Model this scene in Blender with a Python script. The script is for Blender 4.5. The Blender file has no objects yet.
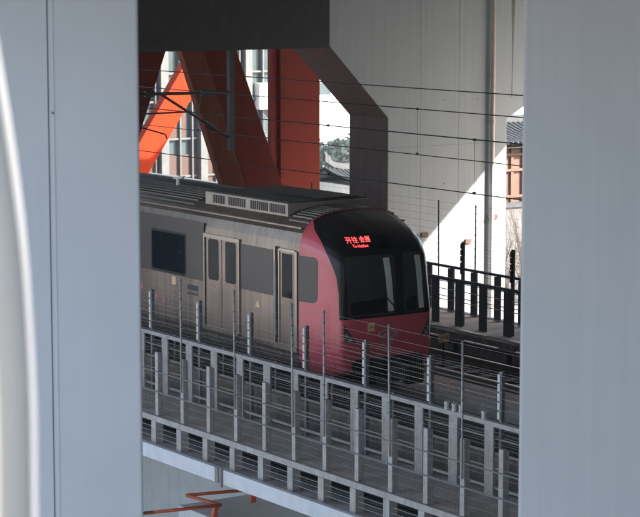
import bpy, math, random
from math import *
from mathutils import Vector, Matrix, noise
R = math.radians
random.seed(7)
scene = bpy.context.scene
COL = scene.collection

# ------------------------------------------------------------------ camera
F_PX, CAM_Z = 2174.0, 17.0
cam = bpy.data.cameras.new('camera')
cam.sensor_width = 36; cam.lens = 36 * F_PX / 640
cam.clip_start = 0.5; cam.clip_end = 6000
cam.dof.use_dof = True; cam.dof.focus_distance = 44; cam.dof.aperture_fstop = 3.8
camo = bpy.data.objects.new('camera', cam); COL.objects.link(camo)
camo.location = (0, 0, CAM_Z)
camo.rotation_euler = (R(90) - atan(278 / F_PX), 0, R(55.97))
scene.camera = camo

# ------------------------------------------------------------------ sky and sun
SUN = Vector((0.70, 0.70, 0.63)).normalized()          # direction towards the sun
world = bpy.data.worlds.new('World'); scene.world = world; world.use_nodes = True
nt = world.node_tree; nt.nodes.clear()
wo = nt.nodes.new('ShaderNodeOutputWorld'); bg = nt.nodes.new('ShaderNodeBackground')
sky = nt.nodes.new('ShaderNodeTexSky'); sky.sky_type = 'NISHITA'; sky.sun_disc = False
sky.sun_elevation = asin(SUN.z); sky.sun_rotation = atan2(SUN.x, SUN.y)
sky.dust_density = 3.0; sky.air_density = 1.0; sky.ozone_density = 1.0; sky.altitude = 20
nt.links.new(sky.outputs[0], bg.inputs[0]); bg.inputs[1].default_value = 0.15
nt.links.new(bg.outputs[0], wo.inputs[0])
sl = bpy.data.lights.new('sun', 'SUN'); sl.energy = 5.0; sl.angle = R(0.5); sl.color = (1, .95, .88)
so = bpy.data.objects.new('sun', sl); COL.objects.link(so)
so.rotation_euler = SUN.to_track_quat('Z', 'Y').to_euler(); so.location = (0, 30, 60)
vs = scene.view_settings
vs.view_transform = 'Standard'; vs.look = 'None'; vs.gamma = 1; vs.exposure = 1.75; vs.use_curve_mapping = False

# ------------------------------------------------------------------ materials
def mat(name, col, rough=.7, metal=0., var=.12, scale=3., streak=0., bump=0., emis=0., spec=.5, trans=0., coat=0., bscale=40.):
    m = bpy.data.materials.new(name); m.use_nodes = True
    t = m.node_tree; n = t.nodes; L = t.links; b = n['Principled BSDF']
    b.inputs['Roughness'].default_value = rough; b.inputs['Metallic'].default_value = metal
    b.inputs['Specular IOR Level'].default_value = spec
    if coat: b.inputs['Coat Weight'].default_value = coat; b.inputs['Coat Roughness'].default_value = .12
    if trans: b.inputs['Transmission Weight'].default_value = trans
    tc = n.new('ShaderNodeTexCoord')
    c4 = (*col, 1)
    if var or streak:
        nz = n.new('ShaderNodeTexNoise'); nz.inputs['Scale'].default_value = scale; nz.inputs['Detail'].default_value = 6
        L.new(tc.outputs['Object'], nz.inputs['Vector'])
        mr = n.new('ShaderNodeMapRange'); mr.inputs[1].default_value = .3; mr.inputs[2].default_value = .7
        mr.inputs[3].default_value = 1 - var; mr.inputs[4].default_value = 1 + var
        L.new(nz.outputs[0], mr.inputs[0]); fac = mr.outputs[0]
        if streak:
            mp = n.new('ShaderNodeMapping'); mp.inputs['Scale'].default_value = (3.2, 3.2, .09)
            L.new(tc.outputs['Object'], mp.inputs[0])
            s = n.new('ShaderNodeTexNoise'); s.inputs['Scale'].default_value = 2.2; s.inputs['Detail'].default_value = 8; s.inputs['Roughness'].default_value = .65
            L.new(mp.outputs[0], s.inputs['Vector'])
            m2 = n.new('ShaderNodeMapRange'); m2.inputs[1].default_value = .42; m2.inputs[2].default_value = .72
            m2.inputs[3].default_value = 1; m2.inputs[4].default_value = 1 - streak
            L.new(s.outputs[0], m2.inputs[0])
            mu = n.new('ShaderNodeMath'); mu.operation = 'MULTIPLY'; L.new(fac, mu.inputs[0]); L.new(m2.outputs[0], mu.inputs[1]); fac = mu.outputs[0]
        mx = n.new('ShaderNodeVectorMath'); mx.operation = 'SCALE'; mx.inputs[0].default_value = col
        L.new(fac, mx.inputs['Scale']); L.new(mx.outputs[0], b.inputs['Base Color'])
    else:
        b.inputs['Base Color'].default_value = c4
    if bump:
        nb = n.new('ShaderNodeTexNoise'); nb.inputs['Scale'].default_value = bscale; nb.inputs['Detail'].default_value = 5
        L.new(tc.outputs['Object'], nb.inputs['Vector'])
        bp = n.new('ShaderNodeBump'); bp.inputs['Strength'].default_value = bump; bp.inputs['Distance'].default_value = .02
        L.new(nb.outputs[0], bp.inputs['Height']); L.new(bp.outputs[0], b.inputs['Normal'])
    if emis:
        b.inputs['Emission Color'].default_value = c4; b.inputs['Emission Strength'].default_value = emis
    return m

M = dict(
    pier=mat('painted_concrete_bluish', (.56, .585, .61), .8, var=.03, scale=.8, streak=.03, bump=.06, bscale=9),
    pier_r=mat('painted_concrete_grey', (.525, .54, .555), .8, var=.035, scale=.8, streak=.06, bump=.06, bscale=9),
    jfaint=mat('faint_joint', (.52, .555, .59), .85, var=.05),
    joint=mat('dark_joint', (.10, .11, .125), .9),
    fin=mat('fin_white', (.36, .345, .31), .6, var=.03), fin_rim=mat('fin_lit_rim', (.36, .36, .36), .5, var=.02),
    wall=mat('portal_concrete', (.40, .435, .465), .85, var=.04, scale=.6, streak=.11, bump=.05, bscale=14),
    shadedark=mat('shade_and_seam_dark', (.02, .021, .023), .7, var=.2, streak=.3),  # crossbeam colour with the deck's shade in it; deck seams share it
    deckc=mat('deck_underside_concrete', (.36, .34, .325), .9),
    reveal=mat('reveal_shade_brown', (.15, .10, .085), .85, var=.12, scale=2, streak=.2),
    blockw=mat('light_block_dark', (.10, .10, .105), .9),
    postg=mat('post_grey', (.055, .055, .055), .8, var=.15),
    gwall=mat('weathered_plaster', (.20, .20, .20), .9, var=.15, scale=1.5, streak=.4),
    wjoint=mat('formwork_line', (.27, .29, .31), .9, var=.2),
    stain=mat('water_stain', (.21, .205, .20), .9, var=.3),
    pipe=mat('pvc_pipe', (.60, .57, .54), .5, var=.08),
    walk=mat('walkway_concrete', (.58, .49, .43), .9, var=.2, scale=2.5, bump=.5),
    stub=mat('stub_concrete', (.52, .475, .44), .85, var=.15, scale=6, streak=.2),
    beam=mat('edge_beam_white', (.80, .78, .80), .6, var=.05, streak=.12),
    web=mat('girder_web_grey', (.66, .64, .60), .85, var=.05, streak=.1),
    steel=mat('fence_steel_light', (.52, .475, .455), .5, metal=.2, var=.14, scale=7, streak=.2),
    steeld=mat('fence_steel_dark', (.24, .235, .24), .5, metal=.3, var=.15, scale=6),
    wire=mat('wire_galv', (.34, .32, .31), .5, metal=.5, var=0),
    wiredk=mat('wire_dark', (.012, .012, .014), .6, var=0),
    insul=mat('insulator_pale', (.75, .73, .70), .4, var=.05),
    board=mat('parapet_brown', (.22, .18, .155), .85, var=.25, scale=5, streak=.3),
    tray=mat('cable_tray', (.30, .27, .24), .6, metal=.3, var=.15, scale=8),
    traylt=mat('tray_bright_zinc', (.80, .76, .72), .35, metal=.3, var=.08),
    cable=mat('cable_black', (.02, .02, .02), .6, var=.2),
    ballast=mat('trackbed_dark', (.055, .048, .043), .95, var=.35, scale=9, bump=.6),
    bedlt=mat('trackbed_brown', (.20, .17, .15), .95, var=.3, scale=6, bump=.4),
    railst=mat('rail_steel', (.30, .27, .24), .28, metal=.9, var=.1),
    sleeper=mat('sleeper_concrete', (.16, .145, .13), .9, var=.2),
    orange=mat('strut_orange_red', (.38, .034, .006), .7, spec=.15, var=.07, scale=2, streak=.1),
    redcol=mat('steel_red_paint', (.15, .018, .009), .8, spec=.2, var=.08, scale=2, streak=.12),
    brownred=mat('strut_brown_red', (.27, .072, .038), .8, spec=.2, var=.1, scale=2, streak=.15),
    hrail=mat('handrail_orange', (.72, .13, .06), .45, var=.08),
    body=mat('train_stainless', (.36, .28, .24), .36, metal=.75, var=.2, scale=.7, streak=.35, bump=.06, bscale=18),
    band=mat('train_grey_band', (.105, .088, .082), .38, metal=.2, var=.06),
    pink=mat('train_red_paint', (.80, .125, .165), .26, var=.03, coat=.5),
    roof=mat('train_roof', (.045, .042, .04), .6, var=.2), ribs=mat('roof_ribs', (.20, .18, .165), .45, metal=.5),
    mask=mat('mask_black', (.006, .006, .007), .25, var=0, spec=.4),
    wglass=mat('windscreen_glass', (.045, .046, .046), .12, var=.15, scale=3, spec=.5),
    glass=mat('train_glass', (.006, .010, .014), .12, var=.5, scale=3, spec=.12),
    cabint=mat('cab_interior', (.78, .80, .74), .5, var=.2),
    frame=mat('door_frame_bright', (.42, .36, .31), .3, metal=.8, var=.06),
    ac=mat('ac_unit_beige', (.50, .42, .36), .5, metal=.3, var=.06), grille=mat('grille_dark', (.05, .045, .045), .7),
    led=mat('led_red', (1, .06, .06), .5, var=0, emis=1.3), plate=mat('plate_yellow', (.95, .68, .38), .6, var=.08),
    silver=mat('emblem_silver', (.62, .52, .54), .35, metal=.3, var=0),
    lampbed=mat('lamp_bed', (.10, .06, .06), .3, var=.2),
    lamp=mat('headlight_glass', (.60, .58, .56), .12, metal=.5, var=.2, scale=20),
    bldg=mat('curtain_grey', (.06, .07, .07), .35, var=.12, scale=.4), mull=mat('mullion_white', (.13, .14, .14), .5),
    bglass=mat('window_glass_blue', (.06, .09, .10), .2, var=.25, scale=.5), bred=mat('facade_red_panel', (.085, .05, .042), .7, var=.1),
    cream=mat('cream_panel', (.16, .12, .09), .7),
    bwhite=mat('white_plaster', (.82, .82, .80), .9, var=.04), far=mat('far_haze_pale', (.42, .47, .54), .9, var=.06, scale=.1),  # far tint is paled to hold the distance haze
    pinkroof=mat('pink_roof', (.42, .27, .24), .9, var=.2),
    tile=mat('grey_roof_tile', (.09, .095, .10), .8, var=.15, scale=4), wood=mat('brown_timber', (.20, .115, .085), .8, var=.12, scale=2, streak=.3),
    bark=mat('bark', (.13, .10, .08), .9), leaf=mat('leaf_haze_green', (.28, .31, .24), .7, var=.4, scale=.5),  # leaf colour lightened to hold the distance haze
    ground=mat('ground_paving', (.32, .32, .31), .95, var=.2, scale=.15),
    road=mat('asphalt', (.06, .06, .06), .9, var=.2),
    blocks=mat('landing_concrete', (.80, .77, .72), .85, var=.06, scale=2, streak=.08),
    drk=mat('underframe_and_backlit_dark', (.03, .028, .027), .7, var=.3, scale=6),
    seat=mat('dot_pink', (.62, .22, .28), .5, var=0), dec=mat('decal_slate', (.06, .06, .085), .5, var=0),
)

# ------------------------------------------------------------------ mesh helpers
def tag(o, label=None, cat=None, group=None, kind=None):
    if label: o['label'] = label
    if cat: o['category'] = cat
    if group: o['group'] = group
    if kind: o['kind'] = kind
    return o
def thing(name, label, cat, loc=(0, 0, 0), group=None):
    o = bpy.data.objects.new(name, None); COL.objects.link(o); o.location = loc; o.empty_display_size = .2
    return tag(o, label, cat, group)
def wloc(o):
    v = Vector((0, 0, 0))
    while o: v += Vector(o.location); o = o.parent
    return v
class MB:
    def __init__(s): s.v = []; s.f = []
    def add(s, vs, fs):
        k = len(s.v); s.v += [tuple(v) for v in vs]; s.f += [tuple(i + k for i in f) for f in fs]; return s
    def box(s, x0, x1, y0, y1, z0, z1):
        return s.add([(x0, y0, z0), (x1, y0, z0), (x1, y1, z0), (x0, y1, z0), (x0, y0, z1), (x1, y0, z1), (x1, y1, z1), (x0, y1, z1)],
                     [(0, 3, 2, 1), (4, 5, 6, 7), (0, 1, 5, 4), (1, 2, 6, 5), (2, 3, 7, 6), (3, 0, 4, 7)])
    def tube(s, a, b, r, n=8, r2=None):
        a, b = Vector(a), Vector(b); d = (b - a).normalized(); r2 = r if r2 is None else r2
        u = d.orthogonal().normalized(); w = d.cross(u)
        vs = [p + (u * cos(2 * pi * i / n) + w * sin(2 * pi * i / n)) * q for p, q in ((a, r), (b, r2)) for i in range(n)]
        return s.add(vs, [(i, (i + 1) % n, n + (i + 1) % n, n + i) for i in range(n)] + [tuple(range(n))[::-1], tuple(range(n, 2 * n))])
    def path(s, pts, r, n=8):
        for a, b in zip(pts, pts[1:]): s.tube(a, b, r, n)
        return s
    def prism_x(s, yz, x0, x1):          # polygon in YZ extruded along X
        n = len(yz); return s.add([(x0, y, z) for y, z in yz] + [(x1, y, z) for y, z in yz],
            [tuple(range(n))[::-1], tuple(range(n, 2 * n))] + [(i, (i + 1) % n, n + (i + 1) % n, n + i) for i in range(n)])
    def prism_y(s, xz, y0, y1):
        n = len(xz); return s.add([(x, y0, z) for x, z in xz] + [(x, y1, z) for x, z in xz],
            [tuple(range(n)), tuple(range(n, 2 * n))[::-1]] + [(i, n + i, n + (i + 1) % n, (i + 1) % n) for i in range(n)])
    def build(s, name, m, parent=None, bevel=0, smooth=False, label=None):
        off = wloc(parent) if parent else Vector((0, 0, 0))
        me = bpy.data.meshes.new(name); me.from_pydata([tuple(Vector(v) - off) for v in s.v], [], s.f); me.validate(); me.update()
        import bmesh
        bm = bmesh.new(); bm.from_mesh(me); bmesh.ops.recalc_face_normals(bm, faces=bm.faces); bm.to_mesh(me); bm.free()
        me.materials.append(m); o = bpy.data.objects.new(name, me); COL.objects.link(o); o.parent = parent
        if smooth:
            for p in me.polygons: p.use_smooth = True
        if bevel:
            b = o.modifiers.new('bevel', 'BEVEL'); b.width = bevel; b.segments = 2; b.limit_method = 'ANGLE'; b.angle_limit = R(40)
        if label: o['label'] = label
        return o
def rrect(u0, u1, v0, v1, r, n=5):
    out = []
    for cu, cv, a in ((u1 - r, v0 + r, -90), (u1 - r, v1 - r, 0), (u0 + r, v1 - r, 90), (u0 + r, v0 + r, 180)):
        for i in range(n + 1):
            t = R(a + 90 * i / n); out.append((cu + r * cos(t), cv + r * sin(t)))
    return out

# ================================================================== GROUND
g = MB().add([(-1500, -700, 0), (600, -700, 0), (600, 1500, 0), (-1500, 1500, 0)], [(0, 1, 2, 3)]).build('ground', M['ground']); tag(g, kind='structure')
g = MB().add([(-1500, 70, .004), (600, 70, .004), (600, 82, .004), (-1500, 82, .004)], [(0, 1, 2, 3)]).build('road', M['road']); tag(g, kind='structure')

# ================================================================== PORTAL PIER (carries the deck above the line)
XF, XB = -49.74, -51.62
t = thing('portal_pier', 'tall pale grey concrete portal pier with chamfered opening behind the train', 'pier', (XF, 38, 0))
MB().prism_x([(35.885, 7), (35.897, 7), (35.897, 13.15), (33.897, 15.15), (33.889, 15.142), (35.885, 13.146)], XB + .01, XF - .01).build('reveal_shade_sheet', M['reveal'], t)  # thin brown sheet holding the opening's shade and red bounce in its colour
# right leg with chamfered corner and flared outer shoulder
leg = [(35.9, 0), (40.2, 0), (40.2, 12.98), (44.2, 15.1), (44.2, 17.58), (33.9, 17.58), (33.9, 15.2), (35.9, 13.15)]
MB().prism_x(leg, XB, XF).build('leg', M['wall'], t, bevel=.02)
MB().prism_x([(19.2, 0), (22.6, 0), (22.6, 13.6), (24.2, 15.15), (24.2, 17.58), (17, 17.58), (17, 15.4), (19.2, 13.6)], XB, XF).build('leg', M['wall'], t, bevel=.02)
MB().box(XB + .05, XF + .03, 24.203, 33.897, 15.15, 17.57).build('crossbeam', M['shadedark'], t, bevel=.03, label='very dark crossbeam spanning above the train')  # deck shade is put into the beam's near-black colour
s = MB()
pts = [(40.33, 17.4), (40.44, 17.4), (40.46, 16.3), (40.42, 15.4), (40.40, 14.6), (40.385, 13.6), (40.36, 13.6), (40.37, 14.6), (40.36, 15.4), (40.33, 16.3)]
MB().prism_x(pts, XF - .02, XF + .003).build('water_stain', M['stain'], t)

for y in (37.05, 38.42):
    MB().box(XF - .01, XF + .0025, y - .008, y + .008, 7, 17.5).build('formwork_joint', M['wjoint'], t)
MB().box(XF - .01, XF + .002, 35.95, 40.15, 12.3, 12.312).build('formwork_joint', M['wjoint'], t)
for z in (9.0, 9.3, 9.6, 11.2, 13.6):
    for y in (37.9, 39.1): MB().tube((XF - .01, y, z), (XF + .003, y, z), .022, 10).build('tie_hole', M['stain'], t)

t = thing('drain_pipe', 'pale vertical drain pipe running down the grey portal pier', 'pipe', (XF + .12, 39.6, 0))
MB().tube((XF + .10, 39.58, .2), (XF + .10, 39.58, 17.3), .07, 14).build('pipe', M['pipe'], t, smooth=True)
for z in (16.9, 14.25, 12.9, 10.1, 7.5, 4.5):
    c = MB().tube((XF + .10, 39.58, z), (XF + .10, 39.58, z + .07), .085, 14); c.box(XF + .004, XF + .1, 39.53, 39.63, z, z + .07); c.build('clip', M['pipe'], t)
for (y, z, lab) in ((39.74, 10.12, 'small brown bracket plate beside the drain pipe on the pier'), (38.78, 9.46, 'small brown plate on the sunlit part of the pier, left of the drain pipe'), (37.2, 9.76, 'small brown plate on the pier, next to the roof of the train front')):
    o = MB().box(XF + .004, XF + .05, y - .11, y + .11, z - .07, z + .07).build('wall_plate', M['wood'], bevel=.008); tag(o, lab, 'plate')

# ================================================================== OVERHEAD DECK
t = thing('overhead_viaduct', 'broad dark elevated deck spanning above the line and the tall piers', 'viaduct', (-30, 26, 17.6))
MB().box(-55.6, 150, 7.5, 46.2, 17.6, 18.6).build('deck', M['deckc'], t)
for y in (12, 20, 28, 36, 43):
    MB().box(-55.5, 149, y - .4, y + .4, 17.585, 17.61).build('seam_strip', M['shadedark'], t)
for y in (45.8,):
    MB().box(-55.6, 150, y, y + .4, 18.6, 19.6).build('parapet', M['wall'], t)

t = thing('unseen_light_block', 'large unseen block added to keep light off the train front, under the elevated deck', 'building', (30, 28, 0))  # out of view, added to cut light on the train nose and windscreen
MB().box(-37, 75, 38.2, 50, 0, 17.58).box(-2, 75, 13, 21.5, 0, 17.58).box(-8.99, 75, 21.5, 36.9, 13.6, 17.58).box(30, 31, 21.5, 36.9, 0, 13.6).build('wall', M['blockw'], t)  # faces of the added light block
# ================================================================== NEAR PIERS
def pier(name, label, cx, cy, yaw, w, d, m, seam=None):
    t = thing(name, label, 'pier', (cx, cy, 0)); t.rotation_euler = (0, 0, yaw)
    o = MB().box(-w / 2, w / 2, 0, d, 0, 17.585); b = bpy.data.meshes.new('shaft')
    s = MB(); s.v = o.v; s.f = o.f
    def loc(mb, nm, mm, bev=0):
        me = bpy.data.meshes.new(nm); me.from_pydata(mb.v, [], mb.f); me.materials.append(mm)
        ob = bpy.data.objects.new(nm, me); COL.objects.link(ob); ob.parent = t
        if bev:
            q = ob.modifiers.new('bevel', 'BEVEL'); q.width = bev; q.segments = 3
        return ob
    loc(s, 'shaft', m, .03)
    if seam is not None:
        k = MB().box(seam - .006, seam + .006, -.003, .02, 0, 17.58); loc(k, 'joint', M['joint'])
        k = MB().box(seam + .052, seam + .060, -.006, .02, 0, 17.58); loc(k, 'cover_strip', M['pier'])
        k = MB().tube((seam + .045, -.012, 15.62), (seam + .045, .01, 15.62), .014, 8); loc(k, 'bolt', M['joint'])
    else:
        for z in (16.86, 15.78, 14.35, 13.45): k = MB().box(-w / 2 + .05, w / 2 - .05, -.0025, .01, z, z + .006); loc(k, 'joint', M['jfaint'])
    return t
def cam_pt(px, D):
    a = R(34.03) + atan((px - 320) / 2192.)
    return -D * cos(a), D * sin(a)
YAW = R(55.97)
# left pier: right edge appears at x=138
D1 = 23.0; ax, ay = cam_pt(137.6, D1); W1 = 4.6
pier('concrete_pier', 'smooth blue grey concrete pier with a thin vertical seam, left of the train', ax - cos(YAW + R(5)) * W1 / 2, ay - sin(YAW + R(5)) * W1 / 2, YAW + R(5), W1, 1.6, M['pier'], seam=W1 / 2 - .948)
D2 = 22.0; ax, ay = cam_pt(524.6, D2); W2 = 3.6; YW2 = YAW - R(5.6)
pier('concrete_pier', 'grey streaked concrete pier filling the right edge, in front of the far fence', ax + cos(YW2) * W2 / 2, ay + sin(YW2) * W2 / 2, YW2, W2, 1.8, M['pier_r'])

# near curved fin, out of focus at the far left
D3 = 6.0; fx, fy = cam_pt(0, D3)
t = thing('curved_fin', 'pale curved-edge fin close to the camera at the far left, out of focus', 'wall fin', (fx, fy, 0))
t.rotation_euler = (0, 0, YAW + R(8))
def finrow(px, py): return ((px - 2.5 - (py + 20) * .0188) / 362., 17.0 - (py + 20) / 2174. * 6.0)
prof = [finrow(-60, -260), finrow(-22, -80), finrow(-1, 40), finrow(10.5, 110), finrow(20, 175), finrow(29, 250), finrow(35, 330), finrow(38.5, 410), finrow(40, 517), (.0775, 15.1), (.077, 14.7), (.077, 14.3), (.077, 0)]
# smooth the edge
from mathutils.geometry import interpolate_bezier
ed = []
for i in range(len(prof) - 3):
    p0 = Vector((*prof[max(0, i - 1)], 0)); p1 = Vector((*prof[i], 0)); p2 = Vector((*prof[i + 1], 0)); p3 = Vector((*prof[min(len(prof) - 1, i + 2)], 0))
    for k in range(6):
        u = k / 6; q = .5 * ((2 * p1) + (p2 - p0) * u + (2 * p0 - 5 * p1 + 4 * p2 - p3) * u * u + (3 * p1 - p0 - 3 * p2 + p3) * u ** 3); ed.append((q.x, q.y))
ed += [prof[-2], prof[-1]]
def local(mb, nm, mm, par):
    me = bpy.data.meshes.new(nm); me.from_pydata(mb.v, [], mb.f); me.materials.append(mm)
    ob = bpy.data.objects.new(nm, me); COL.objects.link(ob); ob.parent = par; return ob
mb = MB()
for (a, b) in zip(ed, ed[1:]):
    mb.prism_y([(-1.5, a[1]), (a[0] - .012, a[1]), (b[0] - .012, b[1]), (-1.5, b[1])], 0, .25)
local(mb, 'panel', M['fin'], t)
mb = MB()
for (a, b) in zip(ed, ed[1:]):
    mb.prism_y([(a[0] - .014, a[1]), (a[0], a[1]), (b[0], b[1]), (b[0] - .014, b[1])], -.03, .28)
local(mb, 'lit_rim_strip', M['fin_rim'], t)  # raised strip added to give the fin its bright lit rim

# ================================================================== RAILWAY VIADUCT
XA, XZ = -110, 25
t = thing('rail_viaduct', 'railway viaduct deck with white edge beam and narrow concrete walkways', 'viaduct', (-30, 29, 0))
MB().box(XA, XZ, 22.72, 36.9, 7.3, 7.5).build('deck_slab', M['ballast'], t)
MB().box(XA, XZ, 21.72, 22.718, 7.3, 7.53).build('ledge', M['walk'], t)
MB().box(XA, XZ, 21.60, 21.717, 7.27, 7.565).build('edge_beam', M['beam'], t, bevel=.01)
MB().box(XA, XZ, 21.86, 23.5, 8.0, 8.09).build('walkway', M['walk'], t)
MB().box(XA, XZ, 21.82, 21.857, 7.985, 8.10).build('walkway_kerb', M['stub'], t)
MB().box(XA, XZ, 23.60, 23.72, 7.502, 8.72).build('parapet', M['board'], t)
MB().box(XA, XZ, 24.0, 32.9, 7.502, 7.95).build('track_slab', M['ballast'], t)
MB().box(XA, XZ, 24.05, 27.0, 7.952, 8.0).build('near_bed', M['bedlt'], t)
MB().box(XA, XZ, 27.02, 28.15, 7.952, 8.50).build('centre_walkway', M['walk'], t)
MB().box(XA, XZ, 32.3, 32.5, 7.952, 8.42).build('parapet', M['board'], t)
MB().box(XA, XZ, 33.9, 35.7, 8.0, 8.09).build('walkway', M['walk'], t)
MB().box(XA, XZ, 35.72, 35.86, 7.27, 8.1).build('edge_beam', M['beam'], t)
MB().box(XA, XZ, 26.8, 32.4, 5.2, 7.298).build('box_girder', M['web'], t)
for x in (-90, -64, -34, -6, 20):
    MB().box(x - 19 if x == -34 else x - 1.2, x + 6 if x == -34 else x + 1.2, 26.9, 32.3, 0, 5.198).build('support_pier', M['web'], t, bevel=.05)
# short posts and service cables under the walkway edge
PX = [-38.42 + 1.026 * k for k in range(-9, 20)]
for x in PX: MB().box(x - .09, x + .09, 21.80, 21.98, 7.532, 7.985).build('stub_post', M['stub'], t)
mb = MB()
for k, z in enumerate((7.60, 7.66, 7.73, 7.80, 7.87, 7.93)):
    y = 22.25 + .09 * (k % 3)
    mb.path([(-48 + i * 1.5, y, z + .018 * sin(i * 1.7 + k)) for i in range(22)], .022, 6)
mb.build('service_cables', M['cable'], t)
mb = MB()
for k, z in enumerate((7.66, 7.76, 7.86)): mb.tube((-48, 21.84, z), (-16, 21.84, z), .006, 5)
mb.build('guard_wires', M['wire'], t)
# joint bracket on the white beam
MB().box(-35.62, -35.50, 21.57, 21.598, 7.28, 7.58).box(-35.44, -35.36, 21.56, 21.598, 7.22, 7.60).build('joint_bracket', M['tray'], t)

# tracks
def track(y, label, nearcover):
    t = thing('railway_track', label, 'track', (-30, y, 7.95))
    for s in (-.7175, .7175):
        r = MB(); r.box(XA, XZ, y + s - .036, y + s + .036, 8.30, 8.35); r.box(XA, XZ, y + s - .01, y + s + .01, 8.215, 8.298); r.box(XA, XZ, y + s - .07, y + s + .07, 8.19, 8.213); r.build('rail', M['railst'], t)
    sl_ = MB()
    x = -95
    while x < 10:
        sl_.box(x - .13, x + .13, y - 1.15, y + 1.15, 7.953, 8.185); x += .65
    o = sl_.build('sleepers', M['sleeper'], t); o['kind'] = 'stuff'
    return t
track(25.82, 'near track that the red train stands on, mostly hidden by railings', 0)
track(29.98, 'empty far track with dark bed and shiny rails beside the far fence', 0)
t = thing('third_rail', 'long dark covered conductor rail with bright gaps beside the far fence', 'rail', (-30, 31.7, 8.0))
x = -70
while x < -20: MB().box(x, x + 1.28, 31.66, 31.74, 8.402, 8.43).build('cover', M['traylt'], t); x += 1.95
MB().box(-70, -8, 31.66, 31.76, 8.32, 8.40).build('bar', M['drk'], t)
for k in range(24): MB().box(-70 + 2.06 * k, -69.92 + 2.06 * k, 31.66, 31.76, 7.953, 8.318).build('bracket', M['drk'], t)
# cable tray on the far parapet
t = thing('cable_tray', 'pale segmented cable tray along the foot of the far railing', 'cable tray', (-30, 32.8, 8.4))
x = -70
while x < -20: MB().box(x, x + 1.1, 32.44, 32.56, 8.43, 8.46).build('tray', M['traylt'], t); x += 2.0
# small number plate by the far track
t = thing('number_plate', 'small beige number plate standing by the far track, right of the train nose', 'sign', (-39.3, 30, 8))
# (y=343.5,x=447.5)
MB().box(-39.35, -39.32, 29.86, 30.14, 8.74, 8.93).build('plate', M['plate'], t)
MB().box(-39.37, -39.352, 29.98, 30.02, 7.953, 8.9).build('post', M['drk'], t)

def text_mesh(body, size, name='text', weight=0.0):
    c = bpy.data.curves.new(name, 'FONT'); c.body = body; c.size = size; c.align_x = 'CENTER'; c.align_y = 'CENTER'; c.offset = weight; c.resolution_u = 3
    o = bpy.data.objects.new(name, c); COL.objects.link(o); dg = bpy.context.evaluated_depsgraph_get(); me = bpy.data.meshes.new_from_object(o.evaluated_get(dg))
    vs = [tuple(v.co) for v in me.vertices]; fs = [tuple(p.vertices) for p in me.polygons]
    bpy.data.objects.remove(o); bpy.data.curves.remove(c); bpy.data.meshes.remove(me); return vs, fs
vs_, fs_ = text_mesh('A10', .12)
MB().add([(-39.316, 30.0 + v[0], 8.835 + v[1]) for v in vs_], fs_).build('number', M['dec'], t)

# pale insulator knobs standing on the top rail of the near railing
for k, (x, lab) in enumerate(((-30.32, 'pale knob on the near top rail, leftmost of the cluster of three'), (-30.10, 'pale knob on the near top rail, middle one of the cluster of three'), (-29.90, 'pale knob on the near top rail, rightmost of the cluster of three'), (-29.25, 'single pale knob on the near top rail, right of the cluster of three'))):
    tt = thing('insulator_knob', lab, 'insulator', (x, 23.2, 9.42), 'pale knobs on the near top rail')
    MB().tube((x, 23.2, 9.422), (x, 23.2, 9.53), .045, 10, .04).tube((x, 23.2, 9.53), (x, 23.2, 9.56), .05, 10).build('body', M['insul'], tt)
    MB().tube((x, 23.2, 9.561), (x, 23.2, 9.60), .018, 8).build('bolt', M['steeld'], tt)

# ================================================================== FENCES
def outer_fence(y, out, label, posts, poles, m_face, m_back, m_wire, grid=True):
    """low fence on the outside edge of a walkway; out = -1 towards the camera, +1 away"""
    t = thing('outer_fence', label, 'fence', (-30, y, 8.09))
    for x in posts:
        p = MB().box(x - .055, x + .055, y - .045 * out * -1 - .005, y + .04, 8.101, 9.42) if False else MB().box(x - .06, x + .06, min(y + out * .05, y - out * .03), max(y + out * .05, y - out * .03), 8.101, 9.42 if out < 0 else 9.298)
        o = p.build('post', m_face, t, bevel=.006)
        MB().box(x - .14, x + .10, min(y - out * .031, y - out * .04), max(y - out * .031, y - out * .04), 8.101, 9.40 if out < 0 else 9.29).build('flange', m_back, o)  # back flange darker: its shade is put into the colour
    x0, x1 = posts[0], posts[-1]
    for z in ((9.02, 8.60) if out < 0 else (8.9, 8.5)): MB().tube((x0, y + out * .062, z), (x1, y + out * .062, z), .014, 6).build('rail', m_wire, t)
    mb = MB()
    for k in range(8): mb.tube((x0, y + out * .066, 8.16 + k * .155), (x1, y + out * .066, 8.16 + k * .155), .0024, 4)
    if grid:
        x = x0
        while x < x1: mb.tube((x, y + out * .07, 8.12), (x, y + out * .07, 9.40), .0011, 3); x += .06
    mb.build('wire_mesh', m_wire, t)
    for x in poles:
        lean = random.uniform(-.05, .05)
        xx = x + .04
        o = MB().tube((xx, y + out * .085, 8.75), (xx + lean, y + out * .085, 11.08), .019, 8).build('pole', m_face, t, smooth=True)
        for k in range(9): z = 9.5 + k * .19; MB().tube((xx + lean * .7, y + out * .085, z), (xx + lean * .7, y + out * .085, z + .03), .028, 8).build('insulator', M['steeld'], o)
    mb = MB()
    for k in range(9):
        z = 9.52 + k * .19
        for a, b in zip(poles, poles[1:]): mb.tube((a, y + out * .125, z), (b, y + out * .125, z), .0022, 4)
    mb.build('strand_wire', m_wire, t)
    return t
near_poles = [PX[9] + 1.026 * k for k in (-7, -5, -3, -1, 1, 3, 5, 6, 8, 10, 12, 14, 16)]
outer_fence(21.93, -1, 'low outer fence of grey posts and wire along the near walkway edge', PX, near_poles, M['steel'], M['steeld'], M['wire'])

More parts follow.
